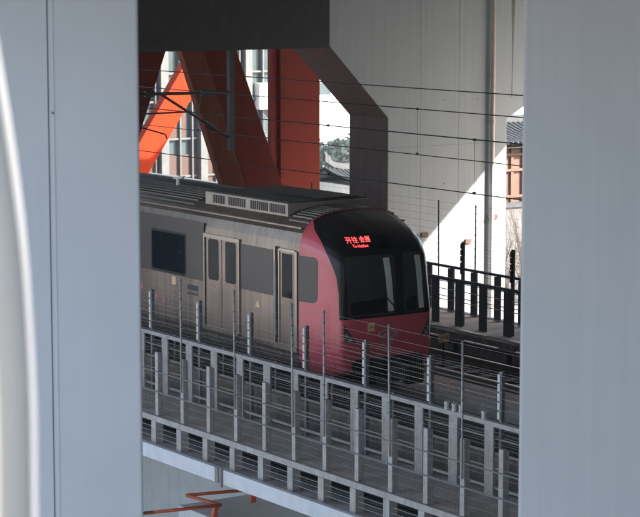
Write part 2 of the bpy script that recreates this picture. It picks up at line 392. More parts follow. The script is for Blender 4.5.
def inner_fence(y, out, label, posts, m_face, m_back, m_wire, m_ins, tall, zt=9.42, every=2, side=1, grid=True):
    t = thing('inner_railing', label, 'railing', (-30, y, 8.09))
    x0, x1 = posts[0] - .3, posts[-1] + .3
    tr = MB().box(x0, x1, y - .045, y + .045, zt - .085, zt).build('top_rail', m_face, t, bevel=.01)
    for x in posts:
        MB().box(x - (.125 if side > 0 else .15), x + (.125 if side > 0 else .15), y - .025, y + .015, 8.092, zt - .087).build('post', m_face, t, bevel=.006)
    for z, h in ((9.12, .014), (8.86, .022), (8.60, .014), (8.24, .022)) if side > 0 else ((9.0, .008), (8.72, .008), (8.44, .008)):
        MB().box(x0, x1, y + .02, y + .05, z - h, z + h).build('rail', m_face if z == 8.24 else M['tray'], t)
    # taller screen posts standing behind the railing
    for k, x in enumerate(tall):
        o = MB().box(x - .035, x + .035, y + .07, y + .14, 8.1, 10.30).build('screen_post', m_back, t)
        for q in range(5): MB().box(x - .055, x + .012, y + .045, y + .069, 9.46 + q * .165, 9.595 + q * .165).build('insulator', m_ins, o)
    mb = MB()
    for q in range(10): mb.tube((tall[0], y + .15, 9.45 + q * .09), (tall[-1], y + .15, 9.45 + q * .09), .0026, 4)
    for q in range(5): mb.tube((tall[0], y + .15, 8.75 + q * .14), (tall[-1], y + .15, 8.75 + q * .14), .003, 4)
    if grid:
        x = tall[0]
        while x < tall[-1]: mb.tube((x, y + .155, 8.75), (x, y + .155, 10.26), .0013, 3); x += .06
    mb.build('wire_mesh', m_wire, t)
    return t
IX = [-40.33 + 1.0225 * k for k in range(-7, 20)]
inner_fence(23.2, -1, 'grey railing with wide flat posts between the near walkway and the train', IX, M['steel'], M['steeld'], M['wire'], M['insul'], [-41.07 + 2.03 * k for k in range(-3, 11)])
# cable shelves hung on the track side of the parapet
t = thing('cable_rack', 'shelves of trackside cables between the near railing and the train', 'cable rack', (-30, 23.85, 7.6))
for z in (8.78, 8.98, 9.16): MB().box(-50, -14, 23.74, 24.0, z, z + .02).build('shelf', M['tray'], t)
mb = MB()
for z in (8.80, 9.0, 9.18):
    for y in (23.79, 23.86, 23.93): mb.path([(-50 + i * 1.2, y, z + .035 + .006 * sin(i * 1.3 + y * 9)) for i in range(31)], .022, 6)
mb.build('cables', M['cable'], t)
for x in [-49 + 2.04 * k for k in range(18)]: MB().box(x - .03, x + .03, 23.722, 23.738, 8.3, 9.3).build('upright', M['steeld'], t)

# far side: near-black steel carries the fences' backlit shade
FX = [-55.2 + 1.0 * k for k in range(0, 60)]
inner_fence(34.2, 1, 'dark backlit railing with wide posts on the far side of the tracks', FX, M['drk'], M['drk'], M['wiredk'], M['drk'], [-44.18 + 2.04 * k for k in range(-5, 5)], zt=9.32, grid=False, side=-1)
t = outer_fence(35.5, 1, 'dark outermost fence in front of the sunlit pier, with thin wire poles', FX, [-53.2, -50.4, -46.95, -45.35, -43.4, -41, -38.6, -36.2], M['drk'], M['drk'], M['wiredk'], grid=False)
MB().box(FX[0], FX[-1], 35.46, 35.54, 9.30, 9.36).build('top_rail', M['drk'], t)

# ================================================================== OVERHEAD LINE
def sagwire(mb, a, b, r, sag=.02, n=10):
    a, b = Vector(a), Vector(b)
    mb.path([a.lerp(b, i / n) - Vector((0, 0, sag * 4 * (i / n) * (1 - i / n))) for i in range(n + 1)], r, 6)
def line(y, zc, zm, label, drops):
    t = thing('overhead_line', label, 'overhead line', (-30, y, zc))
    mb = MB(); mb.tube((-110, y, zc - .05), (20, y, zc + .04), .011, 6); mb.build('contact_wire', M['wiredk'], t)
    mb = MB(); mb.tube((-110, y, zm - .05), (20, y, zm + .03), .013, 6); mb.build('messenger_wire', M['wiredk'], t)
    for x in drops:
        mb = MB(); mb.tube((x, y, zc), (x, y, zm), .004, 5); mb.box(x - .03, x + .03, y - .02, y + .02, zc - .01, zc + .04); mb.box(x - .03, x + .03, y - .02, y + .02, zm - .03, zm + .02); mb.build('dropper', M['wiredk'], t)
line(25.8, 12.92, 13.97, 'pair of dark wires hung above the train, lower of the two wire sets', [-60, -53.5, -47.9, -42.5, -37.9, -32.9, -27])
line(30.0, 13.0, 14.06, 'pair of dark wires hung above the empty far track', [-62, -56, -50.3, -40.4, -34.5])
o = MB().tube((-110, 25.8, 14.87), (20, 25.8, 14.88), .011, 6).build('feeder_wire', M['wiredk']); tag(o, 'single thin topmost wire crossing in front of the grey pier', 'wire')
XC = -50.5
def K(y, z): return (XC, y * 1.117, 17 - (17 - z) * 1.117)
t = thing('cantilever_bracket', 'dark overhead-line bracket hanging under the crossbeam, in front of the red struts', 'bracket', (XC, 31.2, 12.4))
MB().box(XC - .08, XC + .08, 31.09, 31.25, 12.4, 15.149).build('drop_post', M['postg'], t)
MB().box(XC - .2, XC + .2, 30.95, 31.4, 15.12, 15.148).build('base_plate', M['postg'], t)
MB().tube(K(27.98, 14.29), K(22.5, 14.36), .045, 10).build('top_tube', M['cable'], t)
o = MB().tube(K(27.82, 13.2), K(25.95, 14.30), .036, 10).build('strut', M['cable'], t)
MB().tube(K(27.45, 13.42), K(27.2, 13.57), .07, 10).build('insulator', M['cable'], o)
MB().tube(K(27.35, 14.298), K(27.05, 14.302), .08, 10).build('clamp', M['cable'], t)
MB().tube(K(25.75, 14.32), K(25.5, 14.325), .085, 10).build('clamp', M['cable'], t)
MB().tube(K(26.8, 13.86), K(22.6, 13.83), .024, 8).build('lower_tube', M['cable'], t)
MB().path([K(25.1, 13.62), K(26.06, 13.34), K(26.1, 13.24)], .02, 8).build('steady_arm', M['cable'], t)
MB().tube(K(27.1, 14.3), K(26.95, 13.72), .014, 6).build('stay', M['cable'], t)

# ================================================================== STEEL BRIDGE STRUTS behind the portal
def slant(name, x0, x1, bot, top, m, label, cat='strut'):
    # bot=(y0,y1,z), top=(y0,y1,z): a slanted box girder in a YZ plane
    t = thing(name, label, cat, (x0, (bot[0] + bot[1]) / 2, 0))
    MB().prism_x([(bot[0], bot[2]), (bot[1], bot[2]), (top[1], top[2]), (top[0], top[2])], x0, x1).build('web', m, t, bevel=.02)
    return t
def ext(y0, z0, y1, z1, z): return y0 + (y1 - y0) * (z - z0) / (z1 - z0)
# B bright orange "/"
zt, zb = 15.6, 6
bl = lambda z: ext(35.78, 11.44, 37.63, 14.12, z); br = lambda z: ext(36.06, 10.53, 37.94, 13.52, z)
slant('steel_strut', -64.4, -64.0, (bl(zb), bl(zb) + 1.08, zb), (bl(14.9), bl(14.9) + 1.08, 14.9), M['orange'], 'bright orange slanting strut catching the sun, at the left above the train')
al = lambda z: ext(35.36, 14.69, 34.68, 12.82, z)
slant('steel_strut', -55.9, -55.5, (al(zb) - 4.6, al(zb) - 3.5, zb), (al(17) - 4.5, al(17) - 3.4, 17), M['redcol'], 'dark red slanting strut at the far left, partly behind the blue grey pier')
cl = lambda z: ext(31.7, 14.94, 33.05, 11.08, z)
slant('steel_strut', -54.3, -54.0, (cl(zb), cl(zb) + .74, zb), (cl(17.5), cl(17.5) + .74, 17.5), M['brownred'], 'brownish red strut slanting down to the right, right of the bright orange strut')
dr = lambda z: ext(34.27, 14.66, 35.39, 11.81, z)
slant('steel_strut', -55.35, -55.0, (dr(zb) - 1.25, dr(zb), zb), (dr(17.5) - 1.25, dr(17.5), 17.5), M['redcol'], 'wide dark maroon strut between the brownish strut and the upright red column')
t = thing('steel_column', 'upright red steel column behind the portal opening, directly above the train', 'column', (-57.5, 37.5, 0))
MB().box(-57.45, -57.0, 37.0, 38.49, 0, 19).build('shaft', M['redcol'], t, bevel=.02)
MB().box(-57.3, -57.1, 36.72, 36.998, 0, 19).build('flange', M['redcol'], t)
mb = MB()
for z in [8 + .5 * k for k in range(22)]:
    mb.tube((-56.998, 37.12, z), (-56.98, 37.12, z), .03, 6)
mb.build('bolts', M['redcol'], t)

# ================================================================== BUILDINGS BEYOND
# glass fronted hall
BX = -95.0
t = thing('glass_hall', 'pale glass fronted hall with thin white mullions, seen behind the red struts', 'building', (BX, 52, 0))
MB().box(BX - 14, BX - .3, 40, 62.6, 0, 24).build('block', M['bldg'], t)
MB().box(BX - .298, BX - .2, 40, 62.6, 2.7, 23.5).build('curtain_glass', M['bglass'], t)
mb = MB(); y = 40
while y < 62.6: mb.box(BX - .2, BX + .05, y - .035, y + .035, 2.7, 23.5); y += .71
for y in (54.6, 56.9, 59.6): mb.box(BX - .2, BX + .25, y - .2, y + .2, 2.7, 23.5)
mb.build('mullions', M['mull'], t)
mb = MB()
for z in (5.2, 7.1, 9.0, 10.9, 12.3, 13.6, 16.3, 19, 21.7): mb.box(BX - .198, BX - .02, 40, 62.6, z, z + .09)
mb.build('transoms', M['mull'], t)
MB().box(BX - .198, BX - .1, 40, 58.9, 5.5, 8.25).build('red_spandrel', M['bred'], t)
MB().box(BX - .198, BX - .08, 54.4, 56.0, 9.0, 10.6).build('red_panel', M['bred'], t)
MB().box(BX - .198, BX + .3, 60.2, 61.6, 10.4, 11.75).build('white_panel', M['bwhite'], t)
MB().box(BX - .198, BX + .06, 53.4, 54.9, 12.4, 13.5).build('cream_panel', M['cream'], t)
# stair at the right end of the hall
mb = MB()
for k in range(9): mb.box(BX + .3, BX + 1.3, 59.7 + k * .22, 59.92 + k * .22, 9.3 - k * .25, 9.36 - k * .25)
mb.build('stair_treads', M['mull'], t)
mb = MB()
for k in range(9): mb.tube((BX + 1.3, 59.8 + k * .22, 9.36 - k * .25), (BX + 1.3, 59.8 + k * .22, 10.2 - k * .25), .02, 5)
mb.tube((BX + 1.3, 59.8, 10.2), (BX + 1.3, 61.6, 8.2), .03, 6)
mb.build('stair_railing', M['mull'], t)
# low roof edge beyond
t = thing('low_canopy', 'low pale ledge roof running along behind the train, under the glass hall', 'canopy', (-80, 45, 0))
MB().box(-94.6, -66, 47.2, 47.45, 8.4, 8.58).build('ledge', M['mull'], t)
MB().box(-94.6, -66, 47.25, 47.4, 0, 8.4).build('wall', M['bred'], t)

# pagoda style roof corner
def curved_roof(name, label, x, y0, y1, ztop, zeave, ridge_x0, x1, up=.5, wallm=None, cat='building', fin=True):
    t = thing(name, label, cat, (x, (y0 + y1) / 2, 0))
    xm = (x + x1) / 2; hl = (x - x1) / 2
    mb = MB(); n = 12; rows = 14
    vs = []; fs = []
    for i in range(n + 1):
        u = i / n
        for j in range(rows + 1):
            v = j / rows; s_ = abs(2 * v - 1)
            z = ztop + (zeave - ztop) * (1 - (1 - s_) ** 1.6) + up * (abs(2 * u - 1) ** 6) * (.35 + .65 * s_)
            vs.append((x - 2 * hl * v, y0 + (y1 - y0) * u, z))
    for i in range(n):
        for j in range(rows):
            a = i * (rows + 1) + j; fs.append((a, a + 1, a + rows + 2, a + rows + 1))
    k = len(vs); vs2 = [(a, b, c - .18) for a, b, c in vs]
    fs2 = [tuple(q + k for q in f) for f in fs]
    mb.add(vs + vs2, fs + fs2)
    rf = mb.build('roof', M['tile'], t)
    rr = MB(); y = y0 + .05
    while y < y1:
        u = (y - y0) / (y1 - y0)
        pts = []
        for j in range(8):
            v = j / 14; s_ = 1 - 2 * v
            z = ztop + (zeave - ztop) * (1 - (1 - s_) ** 1.6) + up * (abs(2 * u - 1) ** 6) * (.35 + .65 * s_)
            pts.append((x - 2 * hl * v, y, z + .03))
        rr.path(pts, .06, 5); y += .26
    rr.build('tile_rows', M['tile'], rf)
    ridge = MB(); m_ = 12
    for i in range(m_):
        ya, yb = y0 + (y1 - y0) * i / m_, y0 + (y1 - y0) * (i + 1) / m_
        za = ztop + up * abs(2 * i / m_ - 1) ** 6; zb2 = ztop + up * abs(2 * (i + 1) / m_ - 1) ** 6
        ridge.prism_x([(ya, za), (yb, zb2), (yb, zb2 + .3), (ya, za + .3)], xm - .12, xm + .12)
    if fin:
        for (yy, sg) in ((y0, -1), (y1, 1)):
            ridge.prism_x([(yy, ztop + up), (yy - sg * .5, ztop + up - .1), (yy - sg * .3, ztop + up + .3), (yy + sg * .08, ztop + up + .55), (yy - sg * .03, ztop + up + .3)], xm - .1, xm + .1)
    ridge.build('ridge', M['tile'], rf)
    MB().box(x1 + .6, x - .6, y0 + .5, y1 - .5, 0, zeave + .05).build('wall', wallm, t)
    return t
curved_roof('tiled_house', 'white walled house with grey upturned tile roof seen through the portal gap', -93, 65.1, 72, 6.9, 6.15, 0, -99, wallm=M['bwhite'])
t = curved_roof('timber_house', 'brown timber house with grey ribbed tile roof between the two right piers', -70, 53.5, 66, 10.95, 10.3, 0, -76, up=.1, wallm=M['wood'], fin=False)
mb = MB()
for y in [54.2 + .62 * k for k in range(18)]: mb.box(-70.598, -70.5, y - .07, y + .07, 0, 10.2)
for z in (9.75, 9.1, 8.0): mb.box(-70.598, -70.47, 54, 65.5, z, z + .1)
mb.build('timber_frame', M['wood'], t)
# white garden wall with bare shrubs
t = thing('garden_wall', 'white plastered garden wall behind bare twigs at the right', 'wall', (-66, 60, 0))
MB().box(-66.4, -66.0, 49, 66, 0, 8.2).build('panel', M['gwall'], t)
MB().box(-66.5, -65.9, 49, 66, 8.2, 8.32).build('coping', M['tile'], t)
def bare_shrub(cx, cy, z0, h, label, n=26):
    t = thing('bare_shrub', label, 'shrub', (cx, cy, z0), 'bare shrubs by the white wall')
    mb = MB()
    for i in range(n):
        p = Vector((cx + random.uniform(-.2, .2), cy + random.uniform(-.25, .25), z0)); d = Vector((random.uniform(-.3, .3), random.uniform(-.5, .5), 1)).normalized(); r = .022
        seg = h / 7
        for k in range(7):
            q = p + d * seg * random.uniform(.8, 1.2); mb.tube(p, q, r, 4, r * .8)
            if k > 1:
                for b in range(2):
                    e = (d + Vector((random.uniform(-.7, .7), random.uniform(-.9, .9), random.uniform(0, .5)))).normalized(); mb.tube(q, q + e * random.uniform(.2, .6), r * .5, 3, r * .2)
            p = q; r *= .82; d = (d + Vector((random.uniform(-.2, .2), random.uniform(-.25, .25), .1))).normalized()
    mb.build('branches', M['bark'], t)
MB().box(-65.8, -62.5, 50, 66, 0, 4.6).build('planting_bed', M['ground']).update_tag()
tag(bpy.data.objects['planting_bed'], 'raised bed of soil in front of the white garden wall', 'planter')
for k, y in enumerate((52.0, 53.0, 53.9, 54.8)):
    bare_shrub(-64.6 + .3 * (k % 2), y, 4.6, 3.4 + .3 * (k % 3), ['bare shrub nearest the portal pier, against the white wall', 'second bare shrub from the portal pier, against the white wall', 'third bare shrub from the portal pier, against the white wall', 'bare shrub against the white wall, nearest the right pier'][k])
# white block added for the white sky gap above the timber roof
t = thing('sky_gap_block', 'plain white block added as bright sky fill behind the tiled timber house', 'building', (-120, 100, 0))
MB().box(-132, -118, 96, 150, 0, 15.5).build('block', M['bwhite'], t)
mb = MB()
for y in range(98, 150, 4): mb.box(-117.998, -117.9, y, y + 1.6, 3, 5)
mb.build('added_block_windows', M['bglass'], t)

# far city: pale walls carry the distance haze in their colour
def tower(x, y, w, d, h, m, label):
    t = thing('tower_block', label, 'building', (x, y, 0))
    MB().box(x - d, x, y - w / 2, y + w / 2, 0, h).build('block', m, t)
    mb = MB(); z = 4
    while z < h - 2:
        mb.box(x + .002, x + .08, y - w / 2 + .5, y + w / 2 - .5, z, z + 1.4); z += 3.2
    mb.build('window_bands', M['bglass'], t)
tower(-207, 135.7, 12, 12, 44, M['far'], 'tall hazy blue grey tower far off in the portal gap')
tower(-262, 190, 30, 20, 34, M['bwhite'], 'broad pale block far off, right of the tall tower in the gap')
tower(-165, 115, 22, 12, 5.2, M['bwhite'], 'low white block just behind the green trees in the gap')
t = thing('red_roof_house', 'low house with dull pink roof beside the upturned tile roof', 'building', (-88, 55, 0))
MB().box(-92, -86, 52, 59.6, 0, 5.6).build('wall', M['bwhite'], t)
MB().prism_y([(-85.6, 5.602), (-92.4, 5.602), (-89, 6.5)], 51.8, 59.8).build('roof', M['pinkroof'], t)
def tree(x, y, h, cr, label, n=2600, m='leaf'):
    t = thing('leafy_tree', label, 'tree', (x, y, 0), 'trees beyond the portal gap')
    tr = MB(); tr.tube((x, y, 0), (x, y, h * .55), .22, 8, .12)
    tips = []
    for k in range(7):
        a = k * 2.4; e = Vector((x + cos(a) * cr * .6, y + sin(a) * cr * .6, h * (.6 + .05 * k))); tr.tube((x, y, h * (.3 + .04 * k)), e, .09, 5, .03); tips.append(e)
    tr.build('trunk', M['bark'], t)
    mb = MB(); cl_ = [(e, random.uniform(.35, .6) * cr) for e in tips] + [(Vector((x + random.uniform(-.6, .6) * cr, y + random.uniform(-.6, .6) * cr, h * random.uniform(.5, .95))), random.uniform(.3, .5) * cr) for _ in range(9)]
    for i in range(n):
        c, r = random.choice(cl_); d = Vector((random.gauss(0, 1), random.gauss(0, 1), random.gauss(0, .8))).normalized() * r * random.uniform(.5, 1.05); p = c + d
        a = Vector((random.gauss(0, 1), random.gauss(0, 1), random.gauss(0, 1))).normalized(); b = a.orthogonal(); s_ = random.uniform(.06, .14)
        mb.add([p + a * s_, p + b * s_, p - a * s_, p - b * s_], [(0, 1, 2, 3)])
    mb.build('crown', M[m], t)
TL = ['nearest to the red column', 'second from the red column', 'third from the red column', 'in the middle of the row', 'fifth from the red column', 'near the tiled roof', 'right behind the tiled roof']
for k in range(7):
    tree(-136 + 3 * (k % 3), 86 + k * 2.3, 4.6 + (k * 37 % 5) * .25, 2.0, 'hazy green tree in the portal gap, ' + TL[k])

# ================================================================== LANDING AND ORANGE HANDRAIL below the viaduct
t = thing('stair_landing', 'pale concrete landing block under the viaduct edge', 'landing', (-41, 25, 0))
MB().box(-42.45, -36.2, 24.72, 26.85, 0, 5.0).build('block', M['blocks'], t, bevel=.02)
t = thing('orange_handrail', 'orange pipe handrail bent in a zigzag on the concrete landing', 'handrail', (-41, 24.5, 5.0))
zr = 5.3
MB().path([(-41.6, 20.5, zr), (-41.12, 23.3, zr), (-40.85, 24.89, zr), (-42.1, 24.74, zr), (-41.72, 26.33, zr)], .04, 10).build('top_rail', M['hrail'], t, smooth=True)
MB().prism_x([(24.74, 5.0), (24.86, 5.0), (24.92, zr), (24.82, zr)], -41.05, -40.95).build('post', M['hrail'], t)
MB().box(-41.64, -41.56, 20.46, 20.54, .01, zr).build('post', M['hrail'], t)
MB().prism_x([(26.22, 5.0), (26.36, 5.0), (26.36, zr), (26.26, zr)], -41.76, -41.68).build('post', M['hrail'], t)
# ================================================================== TRAIN
YC, HW, ZB, X1, LN = 25.84, 1.38, 10.17, -37.0, 1.28
HALF = [(0, 12.36), (.45, 12.33), (.8, 12.27), (1.05, 12.18), (1.22, 12.05), (1.33, 11.9), (1.39, 11.7), (1.42, 11.45), (1.42, 10.25), (1.42, 9.4), (1.38, 9.1), (1.3, 8.9), (1.15, 8.8), (0, 8.8)]
HALF = [(a * HW / 1.42, b - (.06 if b > 11 else 0)) for a, b in HALF]
def RR(phi):
    c, s = abs(cos(phi)), sin(phi)
    for (a, b), (a2, b2) in zip(HALF, HALF[1:]):
        b -= ZB; b2 -= ZB
        den = c * (b2 - b) - s * (a2 - a)
        if abs(den) < 1e-12: continue
        q = (a * (b2 - b) - b * (a2 - a)) / den
        k = ((q * c - a) * (a2 - a) + (q * s - b) * (b2 - b)) / ((a2 - a) ** 2 + (b2 - b) ** 2)
        if q > 0 and -1e-6 <= k <= 1 + 1e-6: return q
    return 1
SP = [(0, 1), (.3, .995), (.60, .975), (.74, .95), (.81, .915), (.845, .85), (.87, .74), (.905, .55), (.945, .32), (.98, .12), (1, 0)]
TP = [(0, 1), (.3, .985), (.54, .935), (.69, .87), (.785, .77), (.85, .635), (.895, .49), (.93, .33), (.96, .17), (.98, .06), (1, 0)]
_pc = {}
def profile(phi, sub=6):             # nose profile (radius fraction, depth fraction) for one direction round the section
    key = round(max(0, sin(phi)) ** 1.5, 3)
    if key in _pc: return _pc[key]
    P = [(a + (c - a) * key, b + (d - b) * key) for (a, b), (c, d) in zip(SP, TP)]; out = []
    for i in range(len(P) - 1):
        p0 = P[max(0, i - 1)]; p1 = P[i]; p2 = P[i + 1]; p3 = P[min(len(P) - 1, i + 2)]
        for k in range(sub):
            u = k / sub; out.append(tuple(.5 * (2 * p1[c] + (p2[c] - p0[c]) * u + (2 * p0[c] - 5 * p1[c] + 4 * p2[c] - p3[c]) * u * u + (3 * p1[c] - p0[c] - 3 * p2[c] + p3[c]) * u ** 3) for c in (0, 1)))
    out.append(P[-1]); _pc[key] = out
    return out
def at_s(phi, s):                    # s in 0..1 along the profile
    P = profile(phi); q = max(0, min(1, s)) * (len(P) - 1); i = min(len(P) - 2, int(q)); f = q - i
    return P[i][0] + (P[i + 1][0] - P[i][0]) * f, P[i][1] + (P[i + 1][1] - P[i][1]) * f
def NX(y, z):                       # nose surface: X for a point of the cross-section (y relative to the centre line)
    dz = z - ZB; r = hypot(y, dz)
    if r < 1e-9: return X1 + LN
    ph = atan2(dz, abs(y)); rr = r / RR(ph)
    if rr >= 1: return X1
    P = profile(ph)
    for (a, b), (c, d) in zip(P, P[1:]):
        if a <= rr <= c: return X1 + LN * (b + (d - b) * (rr - a) / (c - a + 1e-9))
    return X1
T = thing('metro_train', 'red nosed metro train with black windscreen mask and brownish steel side', 'train', (-45, YC, 8.35))
def polar(s0, s1, ph0, ph1, nph, ns):
    mb = MB(); vs = []; fs = []
    for i in range(nph + 1):
        ph = ph0 + (ph1 - ph0) * i / nph; q = RR(ph); a, b = s0(ph), s1(ph)
        for j in range(ns + 1):
            r, g = at_s(ph, a + (b - a) * j / ns); x = X1 + LN * g
            vs.append((x, YC + q * r * cos(ph), ZB + q * r * sin(ph)))
    for i in range(nph):
        for j in range(ns):
            a = i * (ns + 1) + j; fs.append((a, a + 1, a + ns + 2, a + ns + 1))
    return mb.add(vs, fs)
XBT = [(10.1, -35.86), (10.8, -35.91), (11.2, -35.98), (11.38, -36.05), (11.6, -36.2), (11.85, -36.46), (11.98, -36.75), (12.1, -36.98), (13, -36.995)]
def smask(ph):
    z = ZB + RR(ph) * sin(ph)
    for (a, xa), (b, xb) in zip(XBT, XBT[1:]):
        if a <= z <= b: X = xa + (xb - xa) * (z - a) / (b - a); break
    else: X = -36.995
    lo, hi = 0.0, 1.0
    for _ in range(30):
        m_ = (lo + hi) / 2
        if X1 + LN * at_s(ph, m_)[1] > X: lo = m_
        else: hi = m_
    return lo
def weld(o, d=.0005):
    import bmesh
    bm = bmesh.new(); bm.from_mesh(o.data); bmesh.ops.remove_doubles(bm, verts=bm.verts, dist=d); bmesh.ops.recalc_face_normals(bm, faces=bm.faces)
    c = sum((f.normal.x * f.calc_area() for f in bm.faces))
    if c < 0: bmesh.ops.reverse_faces(bm, faces=bm.faces)
    bm.to_mesh(o.data); bm.free()
    for p in o.data.polygons: p.use_smooth = True
one = lambda ph: 1.0
zero = lambda ph: 0.0
o = polar(smask, one, 0, pi, 160, 40).build('nose_shell', M['pink'], T); weld(o)
o = polar(zero, one, -pi, 0, 140, 60).build('nose_apron', M['pink'], T); weld(o)
maskp = polar(zero, smask, 0, pi, 160, 50).build('windscreen_mask', M['mask'], T); weld(maskp)

def patch(uv, off, n=10):          # a flat outline in (y,z) wrapped on the nose, from its own centre outwards
    cy = sum(u for u, v in uv) / len(uv); cz = sum(v for u, v in uv) / len(uv)
    vs = []; fs = []; m = len(uv)
    for j in range(n + 1):
        k = j / n
        for (u, v) in uv: y = cy + (u - cy) * k; z = cz + (v - cz) * k; vs.append((NX(y, z) + off, YC + y, z))
    for j in range(n):
        for i in range(m): fs.append((j * m + i, j * m + (i + 1) % m, (j + 1) * m + (i + 1) % m, (j + 1) * m + i))
    return MB().add(vs, fs)
def dens(poly, k=6):
    out = []
    for a, b in zip(poly, poly[1:] + poly[:1]):
        for i in range(k): out.append((a[0] + (b[0] - a[0]) * i / k, a[1] + (b[1] - a[1]) * i / k))
    return out
for (a, b, pa, pb) in ((-1.0, .17, -.06, .10), (.36, 1.0, .74, .90)):
    w = patch(dens(rrect(a, b, 10.22, 11.45, .09), 3), .014).build('windscreen', M['wglass'], T); weld(w)
    q = patch(dens([(pa + .02, 10.28), (pb, 10.28), (pb - .06, 11.38), (pa - .06, 11.38)], 5), .018).build('cab_pillar', M['cabint'], w); weld(q)
    q = patch(dens([(a + .06, 10.26), (pa - .03, 10.26), (pa - .05, 10.56), (a + .06, 10.52)], 4), .017).build('dashboard', M['mask'], w); weld(q)
# wiper
mb = MB(); pts = [(.14, 10.27), (.08, 10.40), (-.10, 10.58)]
for (a, b), (c, d) in zip(pts, pts[1:]): mb.tube((NX(a, b) + .03, YC + a, b), (NX(c, d) + .03, YC + c, d), .012, 6)
mb.build('wiper', M['mask'], T)
# destination display
dsp = patch(dens(rrect(-.90, .10, 11.58, 11.83, .02), 3), .005).build('display', M['glass'], T); weld(dsp)
def wrap_text(body, size, cy, cz, off, sx=1.0, weight=0.):
    vs, fs = text_mesh(body, size, weight=weight)
    return MB().add([(NX(cy + v[0] * sx, cz + v[1]) + off, YC + cy + v[0] * sx, cz + v[1]) for v in vs], fs)
wrap_text('开往', .13, -.745, 11.755, .012, 1.0, .0).build('display_text', M['led'], dsp)
wrap_text('会展', .13, -.455, 11.762, .012, 1.0, .0).build('display_text', M['led'], dsp)
wrap_text('To Huizhan', .085, -.60, 11.645, .012, .9, 0.).build('display_text', M['led'], dsp)
# headlights
for sg in (-1, 1):
    tri = [(sg * 1.09, 10.10), (sg * .80, 9.68), (sg * 1.08, 9.72)]
    h = patch(dens(tri, 6), .005).build('headlight', M['lampbed'], T); weld(h)
    for (u, v, r) in ((1.035, 9.85, .05), (.96, 9.76, .045)):
        q = patch([(sg * u + r * cos(2 * pi * i / 16), v + r * sin(2 * pi * i / 16)) for i in range(16)], .012, 4).build('lamp_lens', M['lamp'], h); weld(q)
# plate, emblem, number
q = patch(dens(rrect(-.545, -.375, 9.90, 10.07, .01), 3), .012).build('warning_plate', M['plate'], T); weld(q)
wrap_text('206', .07, -.46, 9.985, .018).build('lettering', M['dec'], q)
mb = MB(); n = 40; vs = []; fs = []
for i in range(n):
    a = 2 * pi * i / n
    for k in (.80, 1.0):
        y = -.04 + .25 * k * cos(a) * (1 if k == 1 else .98); z = 9.82 + (.095 * k if k == 1 else .065) * sin(a); vs.append((NX(y, z) + .009, YC + y, z))
for i in range(n): j = (i + 1) % n; fs.append((2 * i, 2 * i + 1, 2 * j + 1, 2 * j))
sw = [(-.52, 9.875), (-.40, 9.90), (-.33, 9.935), (-.18, 9.955), (-.16, 9.94), (-.31, 9.915), (-.36, 9.865), (-.50, 9.855)]
k = len(vs); vs += [(NX(a + .34, b - .075) + .010, YC + a + .34, b - .075) for a, b in sw]; fs.append(tuple(range(k, k + 8)))
mb.add(vs, fs).build('emblem', M['silver'], T)
wrap_text('06037', .13, -.06, 9.63, .009).build('car_number', M['silver'], T)
# dark lower opening with coupler
q = patch(dens(rrect(-.9, .9, 8.98, 9.34, .10), 4), .02).build('bumper_recess', M['drk'], T); weld(q)
MB().box(-35.5, -34.95, YC - .16, YC + .16, 8.95, 9.2).box(-34.96, -34.85, YC - .24, YC + .24, 8.9, 9.26).build('coupler', M['drk'], T, bevel=.02)
# side features on the nose
def side_y(x, z):
    lo, hi = 0.0, 1.6
    for _ in range(40):
        m_ = (lo + hi) / 2
        if NX(m_, z) > x and hypot(m_, z - ZB) < RR(atan2(z - ZB, m_)): lo = m_
        else: hi = m_
    return lo
for sg in (-1, 1):
    ol = [(-36.995, 10.44)] + [(-36.60 + .14 * cos(a), 10.60 + .16 * sin(a)) for a in [R(-90 + 15 * i) for i in range(7)]] + [(-36.60 + .14 * cos(a), 11.26 + .13 * sin(a)) for a in [R(15 * i) for i in range(7)]] + [(-36.995, 11.39)]
    ol = dens(ol, 2); cx = -36.8; cz = 10.95; vs = []; fs = []; m = len(ol)
    for j in range(9):
        for (u, v) in ol:
            x = cx + (u - cx) * j / 8; z = cz + (v - cz) * j / 8; vs.append((x, YC + sg * (side_y(x, z) + .006), z))
    for j in range(8):
        for i in range(m): fs.append((j * m + i, j * m + (i + 1) % m, (j + 1) * m + (i + 1) % m, (j + 1) * m + i))
    q = MB().add(vs, fs).build('grey_side_panel', M['band'], T); 
